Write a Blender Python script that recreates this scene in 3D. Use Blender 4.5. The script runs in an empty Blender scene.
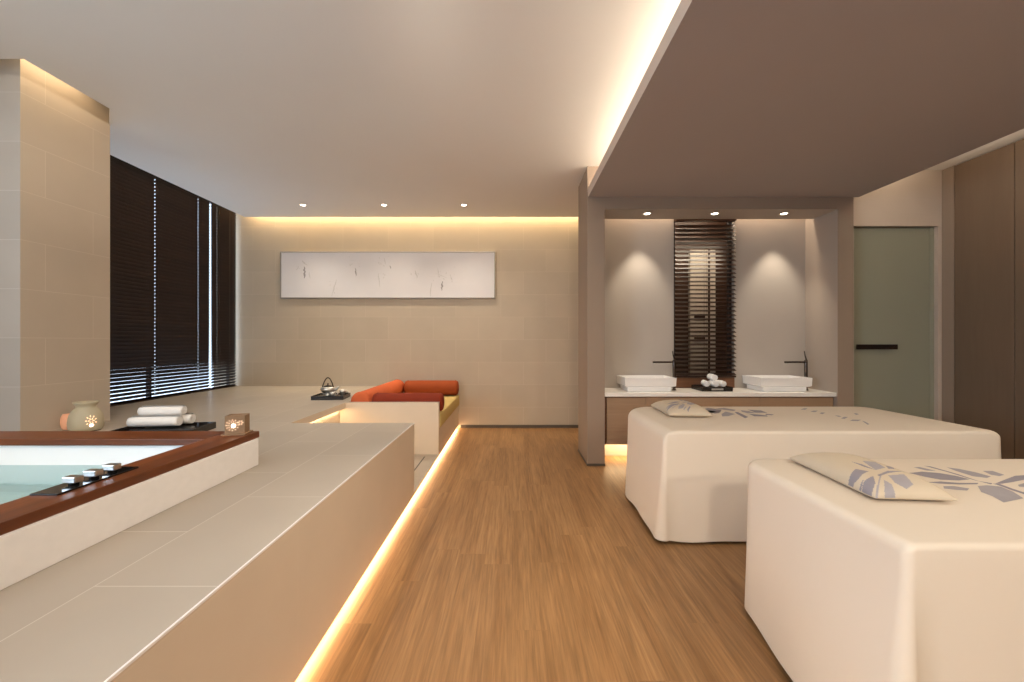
import bpy, bmesh, math, random
from mathutils import Vector, Matrix
random.seed(7)
sc = bpy.context.scene
COL = sc.collection
PI = math.pi

# ------------------------------------------------------------------ materials
def new_mat(name):
    m = bpy.data.materials.new(name); m.use_nodes = True
    nt = m.node_tree
    return m, nt, nt.nodes['Principled BSDF']

def N(nt, t, **kw):
    n = nt.nodes.new(t)
    for k, v in kw.items():
        if k in n.inputs: n.inputs[k].default_value = v
        else: setattr(n, k, v)
    return n

def rgba(c): return (c[0], c[1], c[2], 1.0)

def simple(name, col, rough=.5, var=.06, scale=6, bump=0.0, bscale=60, metallic=0, spec=.5, stretch=(1,1,1), **kw):
    """painted / fabric / metal surface with a soft procedural variation"""
    m, nt, b = new_mat(name)
    tc = N(nt, 'ShaderNodeTexCoord'); mp = N(nt, 'ShaderNodeMapping')
    mp.inputs['Scale'].default_value = stretch
    nt.links.new(tc.outputs['Object'], mp.inputs['Vector'])
    nz = N(nt, 'ShaderNodeTexNoise', Scale=scale, Detail=4.0)
    nt.links.new(mp.outputs['Vector'], nz.inputs['Vector'])
    mx = N(nt, 'ShaderNodeMix', data_type='RGBA')
    mx.inputs[6].default_value = rgba([c*(1-var) for c in col]); mx.inputs[7].default_value = rgba([min(1,c*(1+var)) for c in col])
    nt.links.new(nz.outputs['Fac'], mx.inputs[0]); nt.links.new(mx.outputs[2], b.inputs['Base Color'])
    b.inputs['Roughness'].default_value = rough; b.inputs['Metallic'].default_value = metallic
    b.inputs['Specular IOR Level'].default_value = spec
    for k, v in kw.items(): b.inputs[k].default_value = v
    if bump:
        n2 = N(nt, 'ShaderNodeTexNoise', Scale=bscale, Detail=3.0)
        nt.links.new(mp.outputs['Vector'], n2.inputs['Vector'])
        bp = N(nt, 'ShaderNodeBump', Strength=bump, Distance=.01)
        nt.links.new(n2.outputs['Fac'], bp.inputs['Height']); nt.links.new(bp.outputs['Normal'], b.inputs['Normal'])
    return m

def tile(name, col, axes, bw, bh, off=(0,0), rough=.45, joint=.0022, jcol=None, offset=.5, var=.05, vein=0.0, spec=.35):
    """stone tiles: axes = which object axes run along the rows and across them"""
    m, nt, b = new_mat(name)
    tc = N(nt, 'ShaderNodeTexCoord'); sp = N(nt, 'ShaderNodeSeparateXYZ'); cb = N(nt, 'ShaderNodeCombineXYZ')
    nt.links.new(tc.outputs['Object'], sp.inputs[0])
    for i, a in enumerate(axes):
        ad = N(nt, 'ShaderNodeMath', operation='ADD'); ad.inputs[1].default_value = off[i]
        nt.links.new(sp.outputs['XYZ'.index(a)], ad.inputs[0]); nt.links.new(ad.outputs[0], cb.inputs[i])
    br = N(nt, 'ShaderNodeTexBrick'); br.offset = offset
    br.inputs['Scale'].default_value = 1.0; br.inputs['Brick Width'].default_value = bw; br.inputs['Row Height'].default_value = bh
    br.inputs['Mortar Size'].default_value = joint; br.inputs['Mortar Smooth'].default_value = .3
    br.inputs['Color1'].default_value = rgba([c*(1-var) for c in col]); br.inputs['Color2'].default_value = rgba([c*(1+var) for c in col])
    br.inputs['Mortar'].default_value = rgba(jcol or [c*1.25 for c in col])
    nt.links.new(cb.outputs[0], br.inputs['Vector'])
    nz = N(nt, 'ShaderNodeTexNoise', Scale=3.0, Detail=6.0); nt.links.new(tc.outputs['Object'], nz.inputs['Vector'])
    mp = N(nt, 'ShaderNodeMapRange'); mp.inputs[3].default_value = .92; mp.inputs[4].default_value = 1.08
    nt.links.new(nz.outputs['Fac'], mp.inputs[0])
    ml = N(nt, 'ShaderNodeVectorMath', operation='SCALE')
    nt.links.new(br.outputs['Color'], ml.inputs[0]); nt.links.new(mp.outputs[0], ml.inputs['Scale'])
    nt.links.new(ml.outputs[0], b.inputs['Base Color'])
    b.inputs['Roughness'].default_value = rough; b.inputs['Specular IOR Level'].default_value = spec
    return m

def wood(name, c1, c2, along='Y', rough=.4, scale=8.0, planks=None, coat=0.0, dark=.5):
    m, nt, b = new_mat(name)
    tc = N(nt, 'ShaderNodeTexCoord'); mp = N(nt, 'ShaderNodeMapping')
    s = {'X': (.07, 1, 1), 'Y': (1, .042, 1), 'Z': (1, 1, .07)}[along]
    mp.inputs['Scale'].default_value = s
    nt.links.new(tc.outputs['Object'], mp.inputs['Vector'])
    vec = mp.outputs['Vector']
    brc = None
    if planks:
        sp = N(nt, 'ShaderNodeSeparateXYZ'); cb = N(nt, 'ShaderNodeCombineXYZ')
        nt.links.new(tc.outputs['Object'], sp.inputs[0])
        dv = N(nt, 'ShaderNodeMath', operation='DIVIDE'); dv.inputs[1].default_value = planks[1]
        fl = N(nt, 'ShaderNodeMath', operation='FLOOR'); wn = N(nt, 'ShaderNodeTexWhiteNoise', noise_dimensions='1D')
        ma = N(nt, 'ShaderNodeMath', operation='MULTIPLY_ADD'); ma.inputs[1].default_value = planks[0]
        nt.links.new(sp.outputs[0], dv.inputs[0]); nt.links.new(dv.outputs[0], fl.inputs[0]); nt.links.new(fl.outputs[0], wn.inputs['W'])
        nt.links.new(wn.outputs['Value'], ma.inputs[0]); nt.links.new(sp.outputs[1], ma.inputs[2])
        nt.links.new(ma.outputs[0], cb.inputs[0]); nt.links.new(sp.outputs[0], cb.inputs[1])
        br = N(nt, 'ShaderNodeTexBrick'); br.offset = 0.0
        br.inputs['Scale'].default_value = 1.0
        br.inputs['Brick Width'].default_value = planks[0]; br.inputs['Row Height'].default_value = planks[1]
        br.inputs['Mortar Size'].default_value = .0008; br.inputs['Mortar Smooth'].default_value = .2
        br.inputs['Color1'].default_value = (0, 0, 0, 1); br.inputs['Color2'].default_value = (1, 1, 1, 1); br.inputs['Mortar'].default_value = (0, 0, 0, 1)
        nt.links.new(cb.outputs[0], br.inputs['Vector'])
        brc = br
        sc_ = N(nt, 'ShaderNodeVectorMath', operation='SCALE'); sc_.inputs['Scale'].default_value = 7.0
        nt.links.new(br.outputs['Color'], sc_.inputs[0])
        ad = N(nt, 'ShaderNodeVectorMath', operation='ADD')
        nt.links.new(mp.outputs['Vector'], ad.inputs[0]); nt.links.new(sc_.outputs[0], ad.inputs[1]); vec = ad.outputs[0]
    n1 = N(nt, 'ShaderNodeTexNoise', Scale=scale, Detail=8.0, Roughness=.6, Distortion=.35)
    n2 = N(nt, 'ShaderNodeTexNoise', Scale=scale*7, Detail=4.0, Roughness=.6)
    nt.links.new(vec, n1.inputs['Vector']); nt.links.new(vec, n2.inputs['Vector'])
    r1 = N(nt, 'ShaderNodeValToRGB')
    r1.color_ramp.elements[0].position = .28; r1.color_ramp.elements[0].color = rgba(c1)
    r1.color_ramp.elements[1].position = .68; r1.color_ramp.elements[1].color = rgba(c2)
    nt.links.new(n1.outputs['Fac'], r1.inputs[0])
    mr = N(nt, 'ShaderNodeMapRange'); mr.inputs[1].default_value = .3; mr.inputs[2].default_value = .7
    mr.inputs[3].default_value = 1-dark*.5; mr.inputs[4].default_value = 1+dark*.25
    nt.links.new(n2.outputs['Fac'], mr.inputs[0])
    ml = N(nt, 'ShaderNodeVectorMath', operation='SCALE')
    nt.links.new(r1.outputs[0], ml.inputs[0]); nt.links.new(mr.outputs[0], ml.inputs['Scale'])
    out = ml.outputs[0]
    if brc:
        mr2 = N(nt, 'ShaderNodeMapRange'); mr2.inputs[3].default_value = .94; mr2.inputs[4].default_value = 1.06
        nt.links.new(brc.outputs['Color'], mr2.inputs[0])
        m2 = N(nt, 'ShaderNodeVectorMath', operation='SCALE')
        nt.links.new(out, m2.inputs[0]); nt.links.new(mr2.outputs[0], m2.inputs['Scale']); out = m2.outputs[0]
    nt.links.new(out, b.inputs['Base Color'])
    b.inputs['Roughness'].default_value = rough; b.inputs['Coat Weight'].default_value = coat
    b.inputs['Specular IOR Level'].default_value = .35
    return m

def emit(name, col, strength):
    m, nt, b = new_mat(name)
    b.inputs['Base Color'].default_value = rgba(col)
    b.inputs['Emission Color'].default_value = rgba(col); b.inputs['Emission Strength'].default_value = strength
    return m

def water_mat():
    m, nt, b = new_mat('bath_water'); nt.nodes.remove(b)
    out = nt.nodes['Material Output']
    tr = N(nt, 'ShaderNodeBsdfTransparent'); tr.inputs[0].default_value = (.80, .89, .89, 1)
    gl = N(nt, 'ShaderNodeBsdfGlossy'); gl.inputs['Roughness'].default_value = .03
    fr = N(nt, 'ShaderNodeFresnel'); fr.inputs[0].default_value = 1.33
    nz = N(nt, 'ShaderNodeTexNoise', Scale=7.0); tc = N(nt, 'ShaderNodeTexCoord')
    nt.links.new(tc.outputs['Object'], nz.inputs['Vector'])
    bp = N(nt, 'ShaderNodeBump', Strength=.05, Distance=.02)
    nt.links.new(nz.outputs['Fac'], bp.inputs['Height']); nt.links.new(bp.outputs[0], gl.inputs['Normal']); nt.links.new(bp.outputs[0], fr.inputs['Normal'])
    mx = N(nt, 'ShaderNodeMixShader')
    ge = N(nt, 'ShaderNodeNewGeometry'); iv = N(nt, 'ShaderNodeMath', operation='SUBTRACT'); iv.inputs[0].default_value = 1
    mu = N(nt, 'ShaderNodeMath', operation='MULTIPLY')
    nt.links.new(ge.outputs['Backfacing'], iv.inputs[1]); nt.links.new(iv.outputs[0], mu.inputs[0]); nt.links.new(fr.outputs[0], mu.inputs[1])
    nt.links.new(mu.outputs[0], mx.inputs[0]); nt.links.new(tr.outputs[0], mx.inputs[1]); nt.links.new(gl.outputs[0], mx.inputs[2])
    nt.links.new(mx.outputs[0], out.inputs[0])
    return m

def glass_mat(name, tint=(.9, .93, .95)):
    m, nt, b = new_mat(name); nt.nodes.remove(b)
    out = nt.nodes['Material Output']
    tr = N(nt, 'ShaderNodeBsdfTransparent'); tr.inputs[0].default_value = rgba(tint)
    gl = N(nt, 'ShaderNodeBsdfGlossy'); gl.inputs['Roughness'].default_value = .02
    fr = N(nt, 'ShaderNodeFresnel'); fr.inputs[0].default_value = 1.45
    mx = N(nt, 'ShaderNodeMixShader')
    ge = N(nt, 'ShaderNodeNewGeometry'); iv = N(nt, 'ShaderNodeMath', operation='SUBTRACT'); iv.inputs[0].default_value = 1
    mu = N(nt, 'ShaderNodeMath', operation='MULTIPLY')
    nt.links.new(ge.outputs['Backfacing'], iv.inputs[1]); nt.links.new(iv.outputs[0], mu.inputs[0]); nt.links.new(fr.outputs[0], mu.inputs[1])
    nt.links.new(mu.outputs[0], mx.inputs[0]); nt.links.new(tr.outputs[0], mx.inputs[1]); nt.links.new(gl.outputs[0], mx.inputs[2])
    nt.links.new(mx.outputs[0], out.inputs[0])
    return m

STONE = (.44, .385, .325)
M = {}
M['ceiling'] = simple('ceiling_paint', (.80, .78, .75), .9, .02, 2, spec=.2)
M['soffit'] = simple('taupe_paint', (.405, .365, .355), .75, .03, 2, spec=.25)
M['pillar'] = simple('taupe_pillar', (.310, .236, .180), .7, .03, 2, spec=.25)
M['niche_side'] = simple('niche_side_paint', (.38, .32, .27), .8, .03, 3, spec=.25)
M['niche'] = simple('niche_plaster', (.44, .39, .345), .8, .04, 3, spec=.25)
M['cream'] = simple('cream_wall', (.55, .46, .38), .8, .03, 3, spec=.25)
M['tile_back'] = tile('stone_tile_back', (.52, .435, .33), 'XZ', .65, .325, (.16, .029), .5, jcol=(.60, .51, .40), var=.035)
M['tile_colx'] = tile('stone_tile_column', (.50, .43, .35), 'YZ', .65, .325, (.394, .029), .55, jcol=(.58, .51, .43), var=.02)
M['tile_colf_daylit'] = tile('stone_tile_column_front_daylit', (.46, .43, .40), 'XZ', 1.9, .325, (.9, .029), .55, offset=0, jcol=(.56, .54, .52))  # same stone as the column side, cool daylight put into the greyer colour
M['tile_deck'] = tile('stone_tile_deck', STONE, 'YX', .62, .33, (.16, .11), .38, joint=.0018, jcol=(.62, .58, .52), spec=.4)
M['tile_face_lit'] = tile('stone_tile_face_lit', (.67, .56, .44), 'YZ', 1.25, .62, (.4, .03), .5, joint=.0014, jcol=(.69, .58, .46), var=.015)  # deck stone again, light on the platform front put into the brighter colour
M['wall'] = simple('plain_wall', (.50, .44, .38), .85, .03, 3)
M['floor'] = wood('oak_floor', (.235, .116, .045), (.40, .222, .098), 'Y', .40, 12.0, planks=(1.25, .155), dark=.6)
M['rim'] = wood('red_wood', (.10, .024, .005), (.215, .060, .012), 'Y', .42, 7.0, coat=.04, dark=.5)
M['rimx'] = wood('red_wood_cross', (.10, .024, .005), (.215, .060, .012), 'X', .42, 7.0, coat=.04, dark=.5)
M['blind'] = wood('dark_wood_slat', (.018, .009, .006), (.035, .017, .011), 'Y', .45, 10.0, dark=.4)
M['blindx'] = wood('walnut_slat', (.030, .013, .008), (.060, .026, .014), 'X', .4, 10.0, dark=.4)
M['ledge'] = wood('walnut_board', (.12, .05, .025), (.22, .10, .05), 'X', .4, 8.0, dark=.4)
M['cab'] = wood('oak_veneer', (.30, .19, .115), (.37, .245, .155), 'X', .5, 8.0, dark=.2)
M['ward'] = wood('brown_veneer', (.165, .112, .074), (.185, .127, .086), 'Z', .5, 5.0, dark=.1)
M['marble'] = simple('white_marble', (.88, .85, .84), .3, .05, 4, stretch=(1, 6, 8))
M['tub'] = simple('white_acrylic', (.86, .85, .85), .15, .01, 3)
M['ceramic'] = simple('white_ceramic', (.86, .84, .82), .12, .01, 3)
M['counter'] = simple('white_quartz', (.88, .85, .80), .25, .02, 20)
M['linen'] = simple('ivory_linen', (.76, .665, .555), .85, .02, 4, bump=.12, bscale=9, spec=.2)
M['pillow'] = simple('cream_linen', (.62, .52, .395), .85, .03, 5, bump=.10, bscale=30, spec=.2)
M['print'] = simple('lavender_print', (.30, .275, .305), .85, .12, 12, spec=.2)
M['printl'] = simple('grey_print', (.38, .35, .37), .85, .12, 12, spec=.2)
M['towel'] = simple('white_towel', (.90, .885, .87), .95, .03, 20, bump=.5, bscale=220, spec=.1)
M['black'] = simple('black_lacquer', (.012, .009, .008), .25, .1, 6)
M['glassblk'] = simple('black_glass', (.010, .010, .011), .05, .05, 6)
M['chrome'] = simple('brushed_chrome', (.55, .53, .50), .3, .04, 30, metallic=1)
M['darkmetal'] = simple('dark_bronze', (.10, .08, .07), .25, .05, 30, metallic=1)
M['rust'] = simple('rust_velvet', (.30, .060, .016), .8, .10, 10, bump=.1, bscale=80, spec=.2)
M['orange'] = simple('coral_velvet', (.58, .125, .045), .8, .08, 10, bump=.1, bscale=80, spec=.2)
M['maroon'] = simple('maroon_velvet', (.22, .030, .012), .8, .10, 10, bump=.1, bscale=80, spec=.2)
M['yellow'] = simple('mustard_linen', (.56, .42, .17), .85, .04, 10, bump=.1, bscale=90, spec=.2)
M['burner'] = simple('sage_ceramic', (.50, .44, .31), .5, .06, 12)
M['candle'] = simple('sandstone', (.25, .15, .08), .7, .10, 25, bump=.2, bscale=80)
M['glow'] = emit('candle_glow', (1.0, .66, .42), 1.3)
M['glowhot'] = emit('candle_flame', (1.0, .80, .62), 5.0)
M['blush'] = simple('candlelit_emission', (.66, .33, .20), .6, .05, 10, **{'Emission Color': (1, .42, .2, 1), 'Emission Strength': .16})  # candlelight put in as orange colour and weak emission
M['silver'] = simple('cast_silver', (.62, .60, .56), .35, .25, 40, metallic=.85)
M['iron'] = simple('dark_iron', (.05, .04, .03), .4, .2, 30, metallic=.6)
M['frame'] = simple('pewter_frame', (.35, .33, .31), .4, .05, 10, metallic=.5)
M['canvas'] = simple('white_canvas', (.78, .755, .765), .9, .03, 5)
M['ink'] = simple('grey_ink', (.36, .34, .34), .9, .2, 40)
M['inkl'] = simple('pale_ink', (.62, .60, .59), .9, .1, 40)
M['base'] = simple('dark_skirting', (.10, .075, .055), .5, .05, 8)
M['glass'] = glass_mat('window_glass')
M['frost'] = simple('frosted_glass', (.30, .30, .23), .22, .03, 2, spec=.5)
M['water'] = water_mat()
M['led'] = emit('warm_led', (1.0, .72, .42), 32.0)
M['ledlamp'] = emit('lamp_led', (1.0, .85, .65), 14.0)
M['white'] = simple('white_metal', (.75, .72, .68), .4, .02, 8)
M['alum'] = simple('dark_aluminium', (.05, .045, .045), .4, .05, 8, metallic=.4)
M['cord'] = simple('dark_cord', (.04, .025, .018), .9, .05, 20)

# ------------------------------------------------------------------ helpers
def link(o, parent=None):
    COL.objects.link(o)
    if parent is not None: o.parent = parent
    return o

class MB:
    def __init__(self): self.bm = bmesh.new(); self.mats = []
    def slot(self, m):
        if m not in self.mats: self.mats.append(m)
        return self.mats.index(m)
    def _mark(self, before, m, smooth=False):
        i = self.slot(m)
        for f in self.bm.faces:
            if f not in before: f.material_index = i; f.smooth = smooth
    def box(self, x0, x1, y0, y1, z0, z1, m, bev=0.0, seg=2, rot=None, face_mats=None):
        bm2 = bmesh.new()
        bmesh.ops.create_cube(bm2, size=1.0)
        bmesh.ops.scale(bm2, verts=bm2.verts, vec=(x1-x0, y1-y0, z1-z0))
        if bev: bmesh.ops.bevel(bm2, geom=bm2.edges[:], offset=bev, segments=seg, profile=.5, affect='EDGES')
        if rot is not None: bmesh.ops.transform(bm2, matrix=rot, verts=bm2.verts)
        bmesh.ops.translate(bm2, verts=bm2.verts, vec=((x0+x1)/2, (y0+y1)/2, (z0+z1)/2))
        self.merge(bm2, m, smooth=bool(bev and seg > 2), face_mats=face_mats)
        return self
    def merge(self, bm2, m, smooth=False, face_mats=None):
        bm2.normal_update()
        vm = {v: self.bm.verts.new(v.co) for v in bm2.verts}
        i = self.slot(m)
        for f in bm2.faces:
            try: nf = self.bm.faces.new([vm[v] for v in f.verts])
            except ValueError: continue
            nf.material_index = i; nf.smooth = smooth
            if face_mats:
                n = f.normal; ax = max(range(3), key=lambda k: abs(n[k]))
                key = ('+' if n[ax] > 0 else '-') + 'xyz'[ax]
                if key in face_mats: nf.material_index = self.slot(face_mats[key])
                elif key[1] in face_mats: nf.material_index = self.slot(face_mats[key[1]])
        bm2.free()
    def lathe(self, prof, m, c=(0, 0, 0), seg=32, smooth=True, sx=1, sy=1):
        i = self.slot(m); rings = []
        for r, z in prof:
            if r < 1e-5: rings.append([self.bm.verts.new((c[0], c[1], c[2]+z))])
            else: rings.append([self.bm.verts.new((c[0]+sx*r*math.cos(2*PI*k/seg), c[1]+sy*r*math.sin(2*PI*k/seg), c[2]+z)) for k in range(seg)])
        for a, b in zip(rings[:-1], rings[1:]):
            for k in range(seg):
                l = (k+1) % seg
                if len(a) == 1 and len(b) == 1: continue
                vs = [a[0], b[l], b[k]] if len(a) == 1 else ([a[k], a[l], b[0]] if len(b) == 1 else [a[k], a[l], b[l], b[k]])
                f = self.bm.faces.new(vs); f.material_index = i; f.smooth = smooth
        return self
    def tube(self, pts, r, m, seg=10, smooth=True, cap=True):
        """round bar along points; r a number or one per point"""
        i = self.slot(m); pts = [Vector(p) for p in pts]; rings = []
        up = None
        for k, p in enumerate(pts):
            d = (pts[min(k+1, len(pts)-1)] - pts[max(k-1, 0)]).normalized()
            if up is None:
                up = Vector((0, 0, 1)) if abs(d.z) < .9 else Vector((1, 0, 0))
            s = d.cross(up).normalized(); u = s.cross(d).normalized(); up = u
            rr = r[k] if isinstance(r, (list, tuple)) else r
            rings.append([self.bm.verts.new(p + s*rr*math.cos(2*PI*q/seg) + u*rr*math.sin(2*PI*q/seg)) for q in range(seg)])
        for a, b in zip(rings[:-1], rings[1:]):
            for q in range(seg):
                w = (q+1) % seg
                f = self.bm.faces.new([a[q], a[w], b[w], b[q]]); f.material_index = i; f.smooth = smooth
        if cap:
            for rg, fl in ((rings[0], 0), (rings[-1], 1)):
                f = self.bm.faces.new(rg if fl else rg[::-1]); f.material_index = i
        return self
    def poly(self, pts, m):
        vs = [self.bm.verts.new(p) for p in pts]
        f = self.bm.faces.new(vs); f.material_index = self.slot(m)
        return self
    def build(self, name, parent=None, loc=None, rotz=0, mods=()):
        bmesh.ops.recalc_face_normals(self.bm, faces=self.bm.faces[:])
        me = bpy.data.meshes.new(name); self.bm.to_mesh(me); self.bm.free()
        for m in self.mats: me.materials.append(m)
        o = bpy.data.objects.new(name, me); link(o, parent)
        if loc is not None: o.location = loc
        o.rotation_euler.z = rotz
        return o

def tag(o, label, cat, group=None, kind=None):
    o['label'] = label; o['category'] = cat
    if group: o['group'] = group
    if kind: o['kind'] = kind
    return o

def thing(name, label, cat, loc=(0, 0, 0), rotz=0, group=None, kind=None):
    o = bpy.data.objects.new(name, None); COL.objects.link(o)
    o.empty_display_size = .1; o.location = loc; o.rotation_euler.z = rotz
    return tag(o, label, cat, group, kind)

def dup(root, loc, label, rotz=None, group=None):
    r = root.copy(); COL.objects.link(r); r.location = loc; r['label'] = label
    if rotz is not None: r.rotation_euler.z = rotz
    if group: r['group'] = group
    for ch in list(root.children):
        c = ch.copy(); COL.objects.link(c); c.parent = r
        for g in list(ch.children):
            d = g.copy(); COL.objects.link(d); d.parent = c
    return r

def struct(mb, name, label, cat, parent=None):
    o = mb.build(name, parent)
    if parent is None: tag(o, label, cat, kind='structure')
    return o

# ------------------------------------------------------------------ room dimensions (metres; camera stands at x=0,y=0)
XL, XR, YB, YF = -3.99, 4.40, 5.91, -2.4
ZC = 3.00            # main ceiling
DK = .604            # stone platform top
FX = -.77            # platform face
NX, NY0, NY1 = -1.745, 3.23, 4.30   # recess in the platform

# floor
m = MB(); m.box(-4.3, 4.8, YF-.2, 6.2, -.1, 0, M['floor']); struct(m, 'floor', 'warm brown oak plank floor running down the room', 'floor')
# back wall
m = MB(); m.box(-4.3, 1.7, YB, YB+.15, 0, 3.3, M['tile_back']); struct(m, 'wall_back', 'beige stone tiled wall at the end of the room behind the white painting', 'wall')
# left wall with two window openings
m = MB()
def wl(y0, y1, z0, z1): m.box(XL-.2, XL, y0, y1, z0, z1, M['wall'])
wl(YF-.2, -2.3, 0, 3.3); wl(-2.3, -.2, 0, .9); wl(-2.3, -.2, 2.7, 3.3); wl(-.2, 3.3, 0, 3.3)
wl(3.3, YB+.1, 0, DK-.03); wl(3.3, YB+.1, 3.16, 3.3)
struct(m, 'wall_left', 'plain left wall that holds the blind-covered window', 'wall')
m = MB(); m.box(-4.3, 4.8, YF-.2, YF, 0, 3.3, M['cream']); struct(m, 'wall_front', 'cream wall closing the room behind the viewer', 'wall')
# right wall behind the wardrobe
m = MB(); m.box(XR+.32, XR+.45, YF, 4.9, 0, 3.3, M['pillar']); struct(m, 'wall_right', 'wall behind the tall brown wardrobe', 'wall')
# wall beside pillar behind the niche
m = MB(); m.box(1.60, 1.7, 4.665, YB, 0, 3.3, M['tile_back']); struct(m, 'wall_return', 'short return wall behind the washbasin niche', 'wall')

# ceiling: slab with light slots at the back wall and the blinds
m = MB()
m.box(-3.03, XR+.4, YF-.1, 5.786, ZC, ZC+.08, M['ceiling']); 
pl = [(-3.775, 3.32), (-3.262, 3.32), (-3.03, 3.09), (-3.03, 5.786), (-3.775, 5.786)]
b2 = bmesh.new(); va = [b2.verts.new((x, y, ZC)) for x, y in pl]; vb = [b2.verts.new((x, y, ZC+.08)) for x, y in pl]
b2.faces.new(va[::-1]); b2.faces.new(vb)
for k in range(5): b2.faces.new([va[k], va[(k+1) % 5], vb[(k+1) % 5], vb[k]])
m.merge(b2, M['ceiling'])
m.box(XL-.05, -3.03, YF-.1, 2.544, ZC, ZC+.08, M['ceiling'])
m.box(-4.3, 4.8, YF-.2, 6.2, 3.26, 3.36, M['ceiling'])
m.box(-3.775, XR+.4, 5.62, 5.66, ZC+.08, 3.26, M['ceiling'])
struct(m, 'ceiling', 'smooth off-white ceiling with light slots along its edges', 'ceiling')
# lowered taupe soffit over the beds
m = MB(); m.box(.762, 3.47, YF, 4.106, 2.69, 2.785, M['soffit'], face_mats={'-x': M['cream'], '+z': M['ceiling']})
struct(m, 'soffit', 'lowered taupe ceiling panel above the massage beds', 'ceiling panel')

# tiled column on the left
m = MB(); m.box(XL, -3.25, 2.71, 3.315, DK, 3.26, M['tile_colx'], face_mats={'y': M['tile_colf_daylit']})
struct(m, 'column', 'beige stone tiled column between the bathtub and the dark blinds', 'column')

# ------------------------------------------------------------------ stone platform
m = MB()
fm = {'z': M['tile_deck'], 'x': M['tile_face_lit'], 'y': M['tile_face_lit']}
def dk(x0, x1, y0, y1, z0=.04, z1=DK): m.box(x0, x1, y0, y1, z0, z1, M['tile_deck'], face_mats=fm)
dk(-1.40, FX, YF, NY0); dk(XL, -1.40, 2.06, NY0); dk(XL, -1.40, YF, .30); dk(XL, -2.92, .30, 2.06)
dk(-2.92, -1.40, .30, 2.06, .04, .16)
dk(XL, NX-.06, NY0, YB); dk(NX-.06, NX, NY0, YB, DK-.06, DK); dk(NX-.06, NX, NY1, YB, .04, DK-.06)
dk(NX, FX, NY1, NY1+.06)
dk(NX, FX, NY1+.06, YB, .04, .325)
dk(NX-.06, FX, NY0, NY1, .04, .06)
m.box(-3.9, FX-.09, YF, YB, 0, .04, M['base'])
# thin pale edge trim along the walkway
m.box(FX-.004, FX+.0015, YF, NY0, DK-.006, DK+.0008, M['marble'])
m.box(-.905, -.892, NY0+.10, NY1-.08, .0598, .0606, M['alum'])
struct(m, 'platform', 'raised beige stone platform with a sunken recess along the left side', 'platform')

# LED strip below the platform edge and inside the recess
m = MB(); m.box(FX-.040, FX-.012, YF+.1, YB-.02, .026, .036, M['led'])
tag(m.build('light_strip'), 'long glowing warm strip under the platform edge along the wood floor', 'light strip', 'hidden light strips')
m = MB(); m.box(NX-.058, NX-.038, NY0+.06, NY1-.04, DK-.067, DK-.061, M['led'])
tag(m.build('light_strip'), 'short warm strip under the stone lip inside the platform recess', 'light strip', 'hidden light strips')

# baseboards
m = MB(); m.box(FX+.03, 1.6, YB-.015, YB, 0, .042, M['base']); struct(m, 'baseboard_back', 'dark thin skirting along the foot of the tiled back wall', 'baseboard')

# ------------------------------------------------------------------ washbasin niche
NB = 4.56
PX0, PX1, QX0, QX1, PY = .755, .929, 3.262, 3.42, 4.106
m = MB(); m.box(PX0, PX1, PY, 4.665, 0, ZC, M['pillar']); m.box(PX0-.004, PX1+.004, PY-.004, 4.669, 0, .022, M['base'])
struct(m, 'pillar', 'taupe pillar at the left end of the washbasin niche', 'pillar')
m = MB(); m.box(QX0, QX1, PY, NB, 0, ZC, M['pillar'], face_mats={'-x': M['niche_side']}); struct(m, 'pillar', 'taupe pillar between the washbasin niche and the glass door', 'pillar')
m = MB(); m.box(PX1, QX0, PY, 4.44, 2.57, ZC, M['pillar'], face_mats={'-z': M['niche']}); struct(m, 'lintel', 'taupe lintel above the washbasin niche', 'lintel')
WX0, WX1, WZ0, WZ1 = 1.80, 2.465, .80, 2.66
m = MB()
m.box(PX1, WX0, NB, 4.665, 0, ZC, M['niche']); m.box(WX1, QX1, NB, 4.665, 0, ZC, M['niche'])
m.box(WX0, WX1, NB, 4.665, 0, WZ0, M['niche']); m.box(WX0, WX1, NB, 4.665, WZ1, ZC, M['niche'])
m.box(PX1, QX0, 4.47, 4.56, 0, .20, M['cream'])
struct(m, 'wall_niche', 'grey-beige plaster wall behind the two washbasins', 'wall')
# space seen through the niche window
m = MB()
m.box(1.62, 1.70, 4.70, 5.5, .3, 3.0, M['blindx']); m.box(2.95, 3.0, 4.66, 5.5, .3, 3.0, M['blindx']); m.box(1.70, 2.95, 5.42, 5.5, .3, 3.0, M['blindx'])
m.box(1.70, 2.95, 4.67, 5.42, .3, .4, M['blindx']); m.box(1.70, 2.95, 4.67, 5.42, 2.9, 3.0, M['blindx'])
m.box(2.33, 2.66, 5.36, 5.42, .4, 2.44, M['cream']); m.box(2.56, 2.58, 5.34, 5.38, .4, 2.44, M['blindx'])
m.box(2.38, 2.52, 5.345, 5.37, 1.25, 1.30, M['blindx']); m.box(2.38, 2.52, 5.345, 5.37, 1.55, 1.58, M['blindx'])
struct(m, 'wall_corridor', 'dim wood-lined space with a pale panel seen through the niche blind', 'wall')
t = thing('window_1', 'narrow window behind the walnut blind between the washbasins', 'window', (0, 0, 0), kind='structure')
m = MB()
for a in ((WX0, WX0+.03, WZ0, WZ1), (WX1-.03, WX1, WZ0, WZ1), (WX0+.03, WX1-.03, WZ0, WZ0+.03), (WX0+.03, WX1-.03, WZ1-.03, WZ1)):
    m.box(a[0], a[1], 4.60, 4.65, a[2], a[3], M['alum'])
m.build('window_frame', t)
m = MB(); m.box(WX0+.03, WX1-.03, 4.622, 4.628, WZ0+.03, WZ1-.03, M['glass']); m.build('window_pane', t)

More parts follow.
